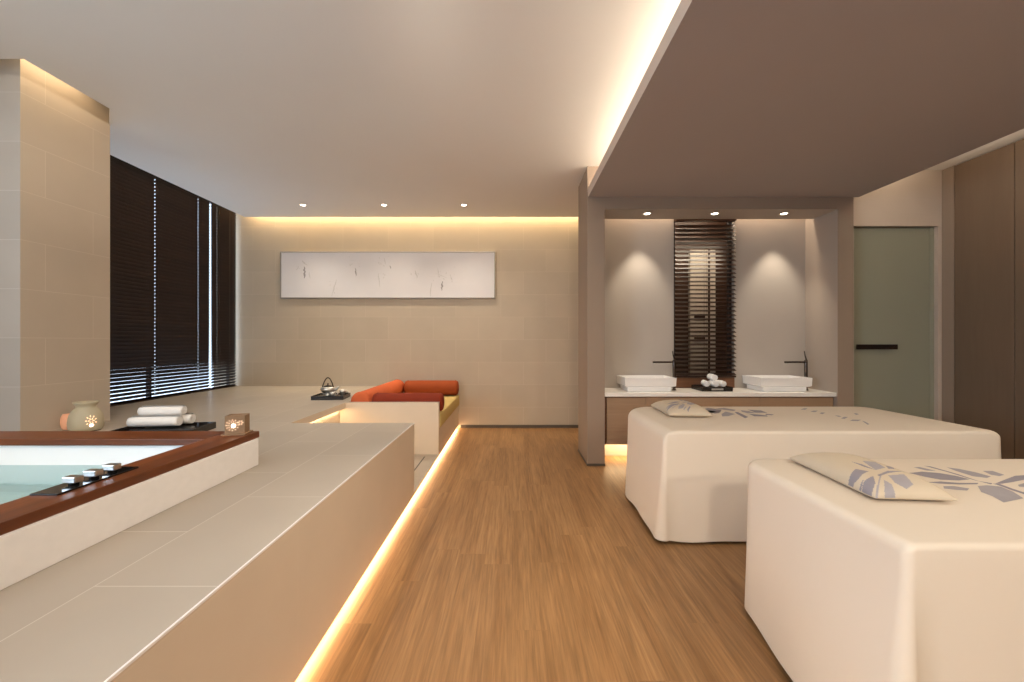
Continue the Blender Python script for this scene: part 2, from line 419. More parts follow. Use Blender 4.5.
# vanity cabinet
CT = .73
t = thing('vanity_cabinet', 'long floating oak cabinet with flat doors under the white counter', 'cabinet', (2.09, 4.14, .20))
def rel(b, loc): return b
ox, oy, oz = 2.09, 4.14, .20
m = MB(); m.box(PX1+.002-ox, QX0-.002-ox, .022, 4.47-oy, 0, .49, M['ledge']); m.build('carcass', t)
xs = [.955, 1.352, 2.503, 3.245]
for a, b in zip(xs[:-1], xs[1:]):
    m = MB(); m.box(a+.002-ox, b-.002-ox, 0, .020, .004, .478, M['cab'], .001, 1); m.build('door', t)
m = MB(); m.box(PX1+.002, QX0-.002, 4.116, NB-.001, .69, CT, M['counter'], .003, 2)
tag(m.build('countertop'), 'white quartz counter under both washbasins', 'countertop')

# washbasins
def basin():
    t = thing('washbasin', 'square white vessel basin left of the dark blind', 'washbasin', (1.422, 4.37, CT))
    W, D, H0, H = .265, .172, .048, .142
    m = MB(); b2 = bmesh.new()
    def ring(w, d, z): return [b2.verts.new((sx*w, sy*d, z)) for sx, sy in ((-1, -1), (1, -1), (1, 1), (-1, 1))]
    rs = [ring(W-.03, D-.03, H0-.005), ring(W-.004, D-.004, H0+.008), ring(W, D, H), ring(W-.012, D-.012, H), ring(W-.022, D-.022, H-.065), ring(W-.10, D-.07, H-.075)]
    for a, b in zip(rs[:-1], rs[1:]):
        for k in range(4): b2.faces.new([a[k], a[(k+1) % 4], b[(k+1) % 4], b[k]])
    b2.faces.new(rs[0][::-1]); b2.faces.new(rs[-1])
    bmesh.ops.bevel(b2, geom=b2.edges[:], offset=.0025, segments=2, affect='EDGES')
    m.merge(b2, M['ceramic']); m.build('bowl', t)
    m = MB(); m.box(-W+.033, W-.045, -D+.022, D-.03, 0, H0, M['ceramic'], .006, 2); m.build('foot', t)
    m = MB(); m.lathe([(0, 0), (.022, 0), (.022, .004), (.014, .006), (0, .006)], M['chrome'], (0, 0, H-.076), 20); m.build('drain', t)
    return t
b1 = basin()
dup(b1, (2.814, 4.37, CT), 'square white vessel basin right of the dark blind')
def faucet():
    t = thing('faucet', 'tall faucet beside the left washbasin', 'faucet', (1.712, 4.33, CT))
    m = MB(); m.lathe([(0, 0), (.024, 0), (.024, .006), (.016, .010), (.0165, .012), (.0165, .30), (.015, .318), (0, .32)], M['darkmetal'], (0, 0, 0), 24); m.build('body', t)
    m = MB()
    m.box(-.225, -.004, -.013, .013, .288, .306, M['darkmetal'], .005, 2)
    m.lathe([(0, 0), (.008, 0), (.008, .012), (0, .012)], M['chrome'], (-.212, 0, .277), 14); m.build('spout', t)
    m = MB(); m.tube([(.004, 0, .318), (0, 0, .335), (-.010, 0, .37), (-.018, 0, .415)], [.009, .007, .0055, .004], M['darkmetal'], 10); m.build('lever', t)
    return t
f1 = faucet()
dup(f1, (3.104, 4.33, CT), 'tall faucet beside the right washbasin')

# towel box on the counter
tb = thing('towel_tray', 'small black tray with a pale label on the white counter below the walnut blind', 'tray', (2.115, 4.345, CT))
m = MB(); m.box(-.16, .16, -.125, .125, 0, .012, M['black'], .002, 1)
for a in ((-.16, .16, -.125, -.115), (-.16, .16, .115, .125), (-.16, -.15, -.115, .115), (.15, .16, -.115, .115)): m.box(*a, .012, .045, M['black'], .001, 1)
m.box(-.15, .15, -.115, .115, .012, .036, M['black'])
m.build('tray_body', tb)
m = MB(); m.box(-.06, .06, -.128, -.1245, .014, .032, M['frame'], .0008, 1); m.build('label_plate', tb)

def towel_roll(name, L, r, label, loc, rotz, group, tilt=0, first=None):
    """a rolled towel with a spiral end, lying along local x"""
    m = MB(); b2 = bmesh.new()
    pts = []
    turns, n = 3.2, 72
    for k in range(n+1):
        a = k/n*turns*2*PI
        rr = .006 + (r-.006)*k/n
        pts.append((a, rr))
    th = (r-.006)/turns*.86
    rows = []
    segs = 10
    for s in range(segs+1):
        x = -L/2 + L*s/segs
        e = 1 - .06*(abs(2*s/segs-1)**6)
        rows.append(([b2.verts.new((x, rr*e*math.cos(a), r+rr*e*math.sin(a)*.96)) for a, rr in pts],
                     [b2.verts.new((x, (rr-th)*e*math.cos(a) if rr > th else 0, r+((rr-th)*e*math.sin(a) if rr > th else 0))) for a, rr in pts]))
    for s in range(segs):
        for k in range(n):
            b2.faces.new([rows[s][0][k], rows[s][0][k+1], rows[s+1][0][k+1], rows[s+1][0][k]])
            b2.faces.new([rows[s][1][k], rows[s+1][1][k], rows[s+1][1][k+1], rows[s][1][k+1]])
    for s in (0, segs):
        for k in range(n):
            b2.faces.new([rows[s][0][k], rows[s][0][k+1], rows[s][1][k+1], rows[s][1][k]])
    m.merge(b2, M['towel'], smooth=True)
    o = m.build(name, None, loc, rotz)
    return tag(o, label, 'towel', group)
g = 'face towels on the counter tray'
z0 = CT+.0375
for (dx, dy, dz, lab) in ((-.078, -.03, 0, 'small white rolled towel at the left end of the tray on the counter'),
                         (0, -.045, 0, 'small white rolled towel in the middle of the bottom row on the counter tray'),
                         (.078, -.03, 0, 'small white rolled towel at the right end of the bottom row on the counter tray'),
                         (-.005, -.03, .066, 'small white rolled towel on top of the three others on the counter tray')):
    towel_roll('rolled_towel', .11, .038, lab, (2.115+dx, 4.345+dy, z0+dz), PI/2+.2*(dx/.078 if dz == 0 else 0), g)

# ------------------------------------------------------------------ door wall and wardrobe
DY = 4.20
m = MB()
m.box(QX1, 3.50, DY, DY+.12, 0, ZC, M['cream']); m.box(3.50, 4.365, DY, DY+.12, 2.428, ZC, M['cream']); m.box(4.365, XR+.32, DY, DY+.12, 0, ZC, M['cream'])
m.box(3.3, 4.8, 4.75, 4.85, 0, 3.3, M['cream'])
struct(m, 'wall_door', 'cream wall around the frosted glass door', 'wall')
t = thing('door_1', 'frosted olive glass door with a dark horizontal bar handle', 'door', (3.91, DY+.04, 0), kind='structure')
m = MB(); m.box(-.40, .410, 0, .012, .01, 2.422, M['frost'], .002, 1); m.build('glass_leaf', t)
m = MB(); m.box(.412, .452, -.005, .02, .0, 2.426, M['frost'], .002, 1); m.build('side_light', t)
m = MB(); m.box(-.385, .03, -.055, -.040, 1.165, 1.195+.02, M['darkmetal'], .003, 2)
for x in (-.34, -.02): m.box(x-.008, x+.008, -.042, 0, 1.18, 1.20, M['darkmetal'])
m.build('handle', t)

t = thing('wardrobe', 'floor-to-ceiling brown wardrobe with flat doors on the right wall', 'wardrobe', (XR, 4.08, 0))
ww = .49
m = MB(); m.box(0, .05, .004, .118, 0, ZC-.002, M['pillar']); m.build('end_panel', t)
m = MB(); m.box(.03, .31, YF-4.08+.02, .1, 0, ZC-.002, M['ward']); m.build('carcass', t)
y = 0.0
k = 0
while y > YF-4.08+.6:
    m = MB(); m.box(0, .026, y-ww+.003, y-.003, .01, ZC-.01, M['ward'], .0015, 1); m.build('door', t)
    y -= ww

# ------------------------------------------------------------------ bathtub
RX1, RY1 = -1.33, 2.16
t = thing('bathtub', 'built-in white bathtub with reddish wood rim and still water', 'bathtub', (-2.11, 1.2, DK))
ox, oy, oz = -2.11, 1.2, DK
def L(x0, x1, y0, y1, z0, z1): return (x0-ox, x1-ox, y0-oy, y1-oy, z0-oz, z1-oz)
rx0, rx1, ry0, ry1 = -2.98, RX1, .24, RY1
ix0, ix1, iy0, iy1 = -2.80, -1.487, .42, 1.985
zt = .776
m = MB()
m.box(*L(rx0+.01, rx0+.09, ry0+.02, ry1-.02, DK, zt-.034), M['marble'])
m.box(*L(-1.41, -1.322, ry0+.02, ry1-.02, DK, zt-.034), M['marble'], .003, 2)
m.box(*L(rx0+.09, -1.41, ry1-.11, ry1-.02, DK, zt-.034), M['marble']); m.box(*L(rx0+.09, -1.41, ry0+.02, ry0+.10, DK, zt-.034), M['marble'])
m.box(*L(-1.41, -1.332, ry0+.03, ry1-.024, zt-.034, zt-.030), M['marble'])
m.build('surround', t)
m = MB()
m.box(*L(ix1, rx1, ry0, ry1, zt-.033, zt), M['rim'], .003, 2); m.box(*L(rx0, ix0, ry0, ry1, zt-.033, zt), M['rim'], .003, 2)
m.box(*L(ix0, ix1, iy1, ry1, zt-.033, zt), M['rimx'], .003, 2); m.box(*L(ix0, ix1, ry0, iy0, zt-.033, zt), M['rimx'], .003, 2)
m.build('rim', t)
b2 = bmesh.new()
def rr(x0, x1, y0, y1, z, r, n=6):
    out = []
    for cx, cy, a0 in ((x1-r, y1-r, 0), (x0+r, y1-r, 90), (x0+r, y0+r, 180), (x1-r, y0+r, 270)):
        for k in range(n+1):
            a = math.radians(a0+90*k/n); out.append(b2.verts.new((cx+r*math.cos(a)-ox, cy+r*math.sin(a)-oy, z-oz)))
    return out
e = .012
rs = [rr(ix0-.06, ix1+.05, iy0-.06, iy1+.06, zt-.034, .03), rr(ix0-e, ix1+e, iy0-e, iy1+e, zt-.035, .03), rr(ix0-e, ix1+e, iy0-e, iy1+e, .50, .04),
      rr(ix0+.02, ix1-.02, iy0+.02, iy1-.02, .40, .06), rr(ix0+.12, ix1-.06, iy0+.06, iy1-.06, .27, .10), rr(ix0+.2, ix1-.12, iy0+.12, iy1-.12, .24, .12)]
for a, b in zip(rs[:-1], rs[1:]):
    for k in range(len(a)): b2.faces.new([a[k], a[(k+1) % len(a)], b[(k+1) % len(a)], b[k]])
b2.faces.new(rs[-1])
m = MB(); m.merge(b2, M['tub'], smooth=False); m.build('basin', t)
m = MB(); m.box(*L(ix0-.008, ix1+.008, iy0-.008, iy1+.008, .644, .647), M['water']); m.build('water', t)
cp = MB(); cp.box(*L(-1.478, -1.392, 1.255, 1.53, zt, zt+.006), M['glassblk'], .0015, 1)
cpo = cp.build('control_panel', t)
for yk in (1.322, 1.387, 1.452):
    m = MB()
    m.lathe([(0, 0), (.013, 0), (.013, .010), (0, .010)], M['black'], (-1.432-ox, yk+.018-oy, zt+.006-oz), 16)
    m.box(*L(-1.454, -1.410, yk, yk+.030, zt+.014, zt+.034), M['chrome'], .003, 2)
    m.build('knob', cpo)

# aroma burner
t = thing('aroma_burner', 'round sage ceramic candle burner on the platform beside the tiled column', 'candle burner', (-3.075, 2.96, DK))
t.scale = (1.06, 1.06, 1.36)
m = MB()
m.lathe([(0, .004), (.080, .004), (.088, .020), (.090, .05), (.083, .085), (.066, .112), (.052, .122), (.050, .132), (.062, .144), (.066, .152), (.060, .153), (.040, .142), (0, .138)], M['burner'], (0, 0, 0), 40)
m.build('bowl', t)
m = MB(); m.lathe([(0, 0), (.076, 0), (.078, .004), (0, .0045)], M['black'], (0, 0, 0), 36); m.build('foot', t)
m = MB()
def on_burner(a, z):
    prof = [(.004, .080), (.020, .088), (.05, .090), (.085, .083), (.112, .066)]
    for (z0_, r0), (z1_, r1) in zip(prof[:-1], prof[1:]):
        if z <= z1_: r = r0+(r1-r0)*(z-z0_)/(z1_-z0_); break
    return Vector((math.cos(a)*r, math.sin(a)*r, z))
fa = math.radians(-28)
for ring_, rad, cnt in ((0, .011, 6), (1, .024, 9)):
    for k in range(cnt):
        q = 2*PI*k/cnt+ring_*.3
        c = on_burner(fa+rad*math.cos(q)/.087, .058+rad*math.sin(q))
        nrm = Vector((c.x, c.y, 0)).normalized(); s = Vector((-nrm.y, nrm.x, 0)); u = Vector((0, 0, 1))
        c = c+nrm*.0012
        pts = [c + (s*math.cos(q)+u*math.sin(q))*.0055*math.cos(w) + (-s*math.sin(q)+u*math.cos(q))*.0026*math.sin(w) for w in [2*PI*i/10 for i in range(10)]]
        m.poly(pts, M['glow'])
c = on_burner(fa, .034); nrm = Vector((c.x, c.y, 0)).normalized(); s = Vector((-nrm.y, nrm.x, 0)); c += nrm*.0012
m.poly([c+s*.010*math.cos(w)+Vector((0, 0, 1))*.008*math.sin(w) for w in [2*PI*i/12 for i in range(12)]], M['glowhot'])
m.build('flower_cutout', t)
m = MB()
m.lathe([(0, .012), (.028, .012), (.036, .022), (.041, .045), (.039, .075), (.030, .092), (.024, .092), (.030, .07), (.032, .03), (0, .024)], M['blush'], (-.085, -.030, .0), 28)
m.build('glow_cup', t)  # cup added to carry the orange candle glow beside the burner

# candle box and its plate
m = MB(); m.box(-.055, .055, -.050, .050, 0, .007, M['candle'], .002, 2)
tag(m.build('candle_plate', None, (-1.405, 2.098, zt), .20), 'square sandstone plate on the corner of the wooden tub rim', 'plate')
t = thing('candle_holder', 'square sandstone candle box with glowing pierced flower on tub corner', 'candle holder', (-1.405, 2.098, zt+.007), .28)
m = MB()
for a in ((-.044, .044, -.037, -.031), (-.044, .044, .031, .037), (-.044, -.038, -.031, .031), (.038, .044, -.031, .031)): m.box(*a, 0, .090, M['candle'])
m.box(-.038, .038, -.031, .031, 0, .02, M['candle']); m.box(-.038, .038, -.031, .031, .076, .086, M['candle'])
m.build('box', t)
m = MB()
for cx, cz, R, cnt in ((-.010, .044, .017, 10), (-.010, .044, .0265, 12), (.026, .055, .009, 6)):
    for k in range(cnt):
        q = 2*PI*k/cnt
        px, pz = cx+R*math.cos(q), cz+R*math.sin(q)
        if px > .041 or px < -.041: continue
        m.poly([(px+.0045*math.cos(w)*math.cos(q)-.0017*math.sin(w)*math.sin(q), -.0378, pz+.0045*math.cos(w)*math.sin(q)+.0017*math.sin(w)*math.cos(q)) for w in [2*PI*i/8 for i in range(8)]], M['glow'])
m.poly([(-.006+.010*math.cos(w), -.0378, .041+.010*math.sin(w)) for w in [2*PI*i/14 for i in range(14)]], M['glowhot'])
m.build('flower_cutout', t)

# towel tray behind the tub
t = thing('towel_tray', 'long black tray on the stone platform behind the bathtub', 'tray', (-2.435, 2.875, DK), .13)
m = MB(); m.box(-.26, .26, -.135, .135, .0, .048, M['black'], .003, 2)
m.box(-.24, .24, -.115, .115, .048, .050, M['glassblk'], .0008, 1); m.build('tray_body', t)
g = 'rolled towels on the platform tray'
towel_roll('rolled_towel', .315, .042, 'white rolled towel at the front of the black tray by the tub', (-2.46, 2.825, DK+.051), .10, g)
towel_roll('rolled_towel', .305, .042, 'white rolled towel at the back of the black tray by the tub', (-2.43, 2.908, DK+.051), .10, g)
towel_roll('rolled_towel', .28, .038, 'white rolled towel on top of two others on the black tray by the tub', (-2.44, 2.862, DK+.051+.071), .10, g)

# tea tray
t = thing('tea_tray', 'dark tray holding a teapot on the platform near the back wall', 'tray', (-2.02, 4.62, DK), .10)
m = MB(); m.box(-.185, .155, -.14, .14, 0, .034, M['black'], .003, 2)
for a in ((-.185, .155, -.14, -.13), (-.185, .155, .13, .14), (-.185, -.175, -.13, .13), (.145, .155, -.13, .13)): m.box(*a, .034, .044, M['black'])
m.build('tray_body', t)
tz = DK+.0345
t = thing('teapot', 'round silver teapot with tall arched handle on the dark tray', 'teapot', (-2.065, 4.60, tz))
m = MB(); m.lathe([(0, .0), (.050, .0), (.052, .012), (.036, .018), (.030, .026), (.060, .040), (.078, .062), (.080, .080), (.068, .094), (.045, .100), (0, .102)], M['silver'], (0, 0, 0), 32); m.build('pot', t)
m = MB(); m.lathe([(0, .012), (.044, .0), (.042, .008), (.02, .014), (.008, .016), (.006, .022), (.010, .030), (.007, .037), (0, .038)], M['iron'], (0, 0, .100), 24); m.build('lid', t)
m = MB(); m.tube([(.066, 0, .062), (.095, 0, .072), (.115, 0, .092), (.128, 0, .104)], [.018, .013, .010, .009], M['silver'], 12); m.build('spout', t)
m = MB(); m.tube([(-.060+.120*k/16, 0, .092+.108*math.sin(PI*k/16)**.75) for k in range(17)], .0065, M['iron'], 8); m.build('handle', t)
cup_lab = ('small silver tea cup at the front of the teapot tray', 'small silver tea cup beside the teapot spout')
for (x, y), lab in zip(((-1.98, 4.528), (-1.937, 4.690)), cup_lab):
    t = thing('teacup', lab, 'cup', (x, y, tz), 0, 'tea cups')
    m = MB(); m.lathe([(0, 0), (.020, 0), (.022, .006), (.036, .030), (.040, .052), (.037, .052), (.032, .030), (.018, .010), (0, .008)], M['silver'], (0, 0, 0), 24); m.build('cup_body', t)
    m = MB(); m.tube([(.036+.022*math.sin(PI*k/10), 0, .016+.030*k/10) for k in range(11)], .0042, M['silver'], 8); m.build('handle', t)

# ------------------------------------------------------------------ sunken seat
m = MB(); m.box(NX+.004, FX+.012, NY1+.062, YB-.006, .325, .478, M['yellow'], .016, 3)
tag(m.build('seat_cushion'), 'thick mustard mattress of the sunken seat behind the stone parapet', 'seat cushion')
def bolster(a, b, r, mt, label, squash=1.0):
    a, b = Vector(a), Vector(b); d = (b-a); L_ = d.length; d.normalize()
    side = d.cross(Vector((0, 0, 1))).normalized(); up = Vector((0, 0, 1))
    t = thing('bolster', label, 'bolster cushion', tuple((a+b)/2 - up*r), 0, 'bolsters of the sunken seat')
    o0 = (a+b)/2 - up*r
    m = MB(); i = m.slot(mt); n = 28
    prof = [(0, .0), (.55, .004), (.86, .012), (.97, .028), (1.0, .05)]
    st = [(f, x) for f, x in prof] + [(1.0+.012*math.sin(PI*k/8), .05+(L_-.10)*k/8) for k in range(1, 8)] + [(f, L_-x) for f, x in prof[::-1]]
    rings = []
    for f, x in st:
        rad = r*f
        if rad < 1e-6: rings.append([m.bm.verts.new(a+d*x-o0)])
        else: rings.append([m.bm.verts.new(a+d*x-o0+side*rad*math.cos(2*PI*k/n)+up*rad*squash*math.sin(2*PI*k/n)) for k in range(n)])
    for A, B in zip(rings[:-1], rings[1:]):
        for k in range(n):
            w = (k+1) % n
            vs = [A[0], B[w], B[k]] if len(A) == 1 else ([A[k], A[w], B[0]] if len(B) == 1 else [A[k], A[w], B[w], B[k]])
            f = m.bm.faces.new(vs); f.material_index = i; f.smooth = True
    m.build('cover', t)
    for x in (.046, L_-.046):
        m = MB(); pts = [a+d*x-o0+side*r*1.004*math.cos(2*PI*k/28)+up*r*1.004*math.sin(2*PI*k/28) for k in range(29)]
        m.tube(pts, .004, mt, 6, cap=False); m.build('piping', t)
    return t
bolster((-1.515, 5.79, .590), (-.752, 5.79, .590), .103, M['rust'], 'rust red bolster lying against the tiled back wall')
bolster((-1.632, 4.385, .5935), (-1.632, 5.88, .5935), .106, M['orange'], 'bright coral bolster along the inner side of the sunken seat')
bolster((-1.515, 4.475, .585), (-.742, 4.475, .585), .098, M['maroon'], 'dark maroon bolster along the stone parapet')

# ------------------------------------------------------------------ painting
t = thing('wall_painting', 'long white abstract painting with faint grey marks on the tiled wall', 'painting', (-1.778, YB, 2.195))
PW, PH = 1.535, .335
m = MB()
for a in ((-PW, PW, PH-.012, PH), (-PW, PW, -PH, -PH+.012), (-PW, -PW+.012, -PH, PH), (PW-.012, PW, -PH, PH)): m.box(a[0], a[1], -.055, 0, a[2], a[3], M['frame'], .002, 1)
m.build('frame', t)
m = MB(); m.box(-PW+.014, PW-.014, -.048, -.004, -PH+.014, PH-.014, M['canvas'])
rnd = random.Random(3)
def stroke(x, z, dx, dz, w, mt, n=7):
    L_ = []; R_ = []
    for k in range(n+1):
        f = k/n; ww_ = w*(.35+.65*math.sin(PI*min(1, f*1.1)))*(.7+.6*rnd.random())*.5
        px, pz = x+dx*f+rnd.uniform(-1, 1)*w*.4, z+dz*f
        L_.append((px-ww_, -.0486, pz)); R_.append((px+ww_, -.0486, pz))
    m.poly(L_+R_[::-1], mt)
def px(u, v): return ((u/3.938+260-512)*5.86/410+1.778, 1.25-(v/3.938+230-341)*5.86/410-2.195)
for (u0, v0, u1, v1, w, k) in ((175, 145, 176, 190, .030, 'ink'), (165, 120, 185, 140, .02, 'inkl'), (192, 165, 198, 192, .012, 'inkl'), (300, 195, 282, 262, .012, 'inkl'), (262, 205, 300, 200, .010, 'inkl'),
                         (350, 118, 380, 122, .014, 'inkl'), (352, 134, 380, 132, .012, 'inkl'), (376, 150, 379, 182, .018, 'ink'), (466, 170, 472, 225, .012, 'inkl'), (490, 110, 494, 135, .012, 'inkl'),
                         (512, 140, 515, 152, .014, 'ink'), (612, 160, 618, 190, .02, 'inkl'), (676, 208, 670, 262, .012, 'inkl'), (718, 202, 714, 238, .026, 'ink'), (690, 170, 740, 190, .014, 'inkl'),
                         (750, 175, 758, 205, .010, 'inkl'), (700, 150, 705, 185, .010, 'inkl'), (655, 180, 690, 185, .010, 'inkl'), (760, 205, 778, 207, .010, 'inkl')):
    x0, z0_ = px(u0, v0); x1, z1_ = px(u1, v1)
    stroke(x0, z0_, x1-x0, z1_-z0_, w, M[k])
for k in range(60):
    cu, cv, s_ = rnd.choice([(170, 130, 18), (365, 128, 20), (280, 210, 18), (490, 125, 20), (470, 185, 12), (700, 180, 55), (620, 175, 20), (745, 190, 24)])
    x0, z0_ = px(cu+rnd.gauss(0, s_*.7), cv+rnd.gauss(0, 18))
    stroke(x0, z0_, rnd.uniform(-.02, .02), rnd.uniform(-.03, .03), .006+rnd.random()*.008, M['inkl'], 3)
m.build('canvas', t)

# ------------------------------------------------------------------ blinds
def blind_left(y0, y1, holes, label):
    """venetian blind in the left window; slats run along y"""
    t = thing('venetian_blind', label, 'blind', (XL+.03, (y0+y1)/2, DK), 0, 'dark blinds of the left window')
    yc = (y0+y1)/2; H = 3.20-DK; hw = (y1-y0)/2
    m = MB(); m.box(-.03, .03, -hw, hw, H-.05, H, M['blind'], .003, 1); m.build('head_rail', t)
    b2 = bmesh.new(); pitch = .0395; n = int((H-.06)/pitch)
    for k in range(n):
        z = .022+k*pitch
        ang = -math.radians(60-17*(max(0, 19-k)/19)**1.4)
        w = .025
        # inner (room side) edge hangs low
        ys = [-hw]
        for h in holes: ys += [h-yc-.006, h-yc+.006]
        ys.append(hw)
        us = [-1, -.22, .22, 1]
        grid = [[b2.verts.new((u*w*math.cos(ang), y_, z-u*w*math.sin(ang)+.0012*(1-u*u))) for u in us] for y_ in ys]
        for a in range(len(ys)-1):
            for c in range(3):
                if a % 2 == 1 and c == 1: continue
                b2.faces.new([grid[a][c], grid[a+1][c], grid[a+1][c+1], grid[a][c+1]])
    m = MB(); m.merge(b2, M['blind']); o = m.build('slats', t)
    md = o.modifiers.new('thickness', 'SOLIDIFY'); md.thickness = .0024
    m = MB(); m.box(-.018, .018, -hw, hw, .001, .011, M['blind'], .002, 1); m.build('bottom_rail', t)
    for h in holes:
        m = MB(); m.tube([(.028, h-yc+.012, .01), (.028, h-yc+.012, H-.03)], .0012, M['cord'], 6); m.build('ladder_cord', t)
    return t
blind_left(3.42, 5.364, (3.75, 4.545, 5.17), 'wide dark venetian blind beside the tiled column')
blind_left(5.396, 5.872, (5.50, 5.75), 'narrow dark venetian blind in the corner by the back wall')
t = thing('window_2', 'tall window behind the dark venetian blinds on the left wall', 'window', kind='structure')
m = MB()
for a in ((3.3, 3.36), (4.60, 4.63), (5.898, YB)): m.box(XL-.12, XL-.08, a[0], a[1], DK-.03, 3.16, M['alum'])
m.box(XL-.12, XL-.08, 3.36, 5.898, DK-.03, DK+.008, M['alum']); m.box(XL-.12, XL-.08, 3.36, 5.898, 3.12, 3.16, M['alum'])
m.build('window_frame', t)
m = MB(); m.box(XL-.103, XL-.097, 3.36, 4.60, DK+.008, 3.12, M['glass']); m.box(XL-.103, XL-.097, 4.63, 5.898, DK+.008, 3.12, M['glass']); m.build('window_pane', t)
t = thing('window_3', 'window on the left wall beside the bathtub', 'window', kind='structure')
m = MB()
for a in ((-2.3, -2.25), (-1.27, -1.23), (-.25, -.2)): m.box(XL-.12, XL-.08, a[0], a[1], .9, 2.7, M['alum'])
m.box(XL-.12, XL-.08, -2.25, -.25, .9, .94, M['alum']); m.box(XL-.12, XL-.08, -2.25, -.25, 2.66, 2.7, M['alum'])
m.build('window_frame', t)
m = MB(); m.box(XL-.103, XL-.097, -2.25, -.25, .94, 2.66, M['glass']); m.build('window_pane', t)

# niche blind, slats along x
t = thing('venetian_blind', 'narrow walnut blind hanging between the two washbasins', 'blind', ((WX0+WX1)/2, 4.525, CT))
hw = .332; ztop = 2.62
m = MB(); m.box(-hw, hw, -.03, .03, ztop-CT-.05, ztop-CT, M['blindx'], .003, 1); m.build('head_rail', t)
b2 = bmesh.new(); pitch = .0465
n = int((ztop-.10-.865)/pitch)
for k in range(n+1):
    z = .865-CT+.02+k*pitch; w = .024
    up_ = k/n
    ang = math.radians(24+34*max(0, (up_-.60)/.40))
    a = [b2.verts.new((sx*hw, u*w*math.cos(ang), z-u*w*math.sin(ang)*-1)) for sx in (-1, 1) for u in (-1, 1)]
    b2.faces.new([a[0], a[1], a[3], a[2]])
m = MB(); m.merge(b2, M['blindx']); o = m.build('slats', t)
md = o.modifiers.new('thickness', 'SOLIDIFY'); md.thickness = .0035
m = MB(); m.box(-hw, hw, -.022, .022, .865-CT-.016, .865-CT+.004, M['blindx'], .003, 1); m.build('bottom_rail', t)
for x in (-.22, 0, .22):
    for s in (-.026, .026):
        m = MB(); m.tube([(x, s, .865-CT), (x, s, ztop-CT-.04)], .0013, M['cord'], 6); m.build('ladder_cord', t)
m = MB(); m.box(WX0, WX1, 4.538, NB, CT+.001, .845, M['ledge'], .002, 1)
struct(m, 'trim_1', 'walnut board under the niche blind at the back of the counter', 'trim')

# ------------------------------------------------------------------ downlights
def downlight():
    t = thing('downlight', 'small recessed ceiling downlight above the left part of the painting', 'downlight', (-2.69, 5.276, ZC), 0, 'downlights by the back wall')
    m = MB(); m.lathe([(.030, -.001), (.046, -.001), (.047, -.004), (.044, -.006), (.032, -.004), (.030, -.001)], M['white'], (0, 0, 0), 28); m.build('trim_ring', t)
    m = MB(); m.lathe([(0, -.003), (.026, -.0032), (.030, -.001)], M['ledlamp'], (0, 0, 0), 24); m.build('lamp', t)
    return t
d0 = downlight()
dup(d0, (-1.647, 5.276, ZC), 'small recessed ceiling downlight above the middle of the painting')
dup(d0, (-.618, 5.276, ZC), 'small recessed ceiling downlight right of the painting')
for x, lab in ((1.398, 'recessed downlight above the left washbasin'), (2.10, 'recessed downlight above the walnut niche blind'), (2.816, 'recessed downlight above the right washbasin')):
    dup(d0, (x, 4.245, 2.57), lab, group='downlights of the washbasin niche')

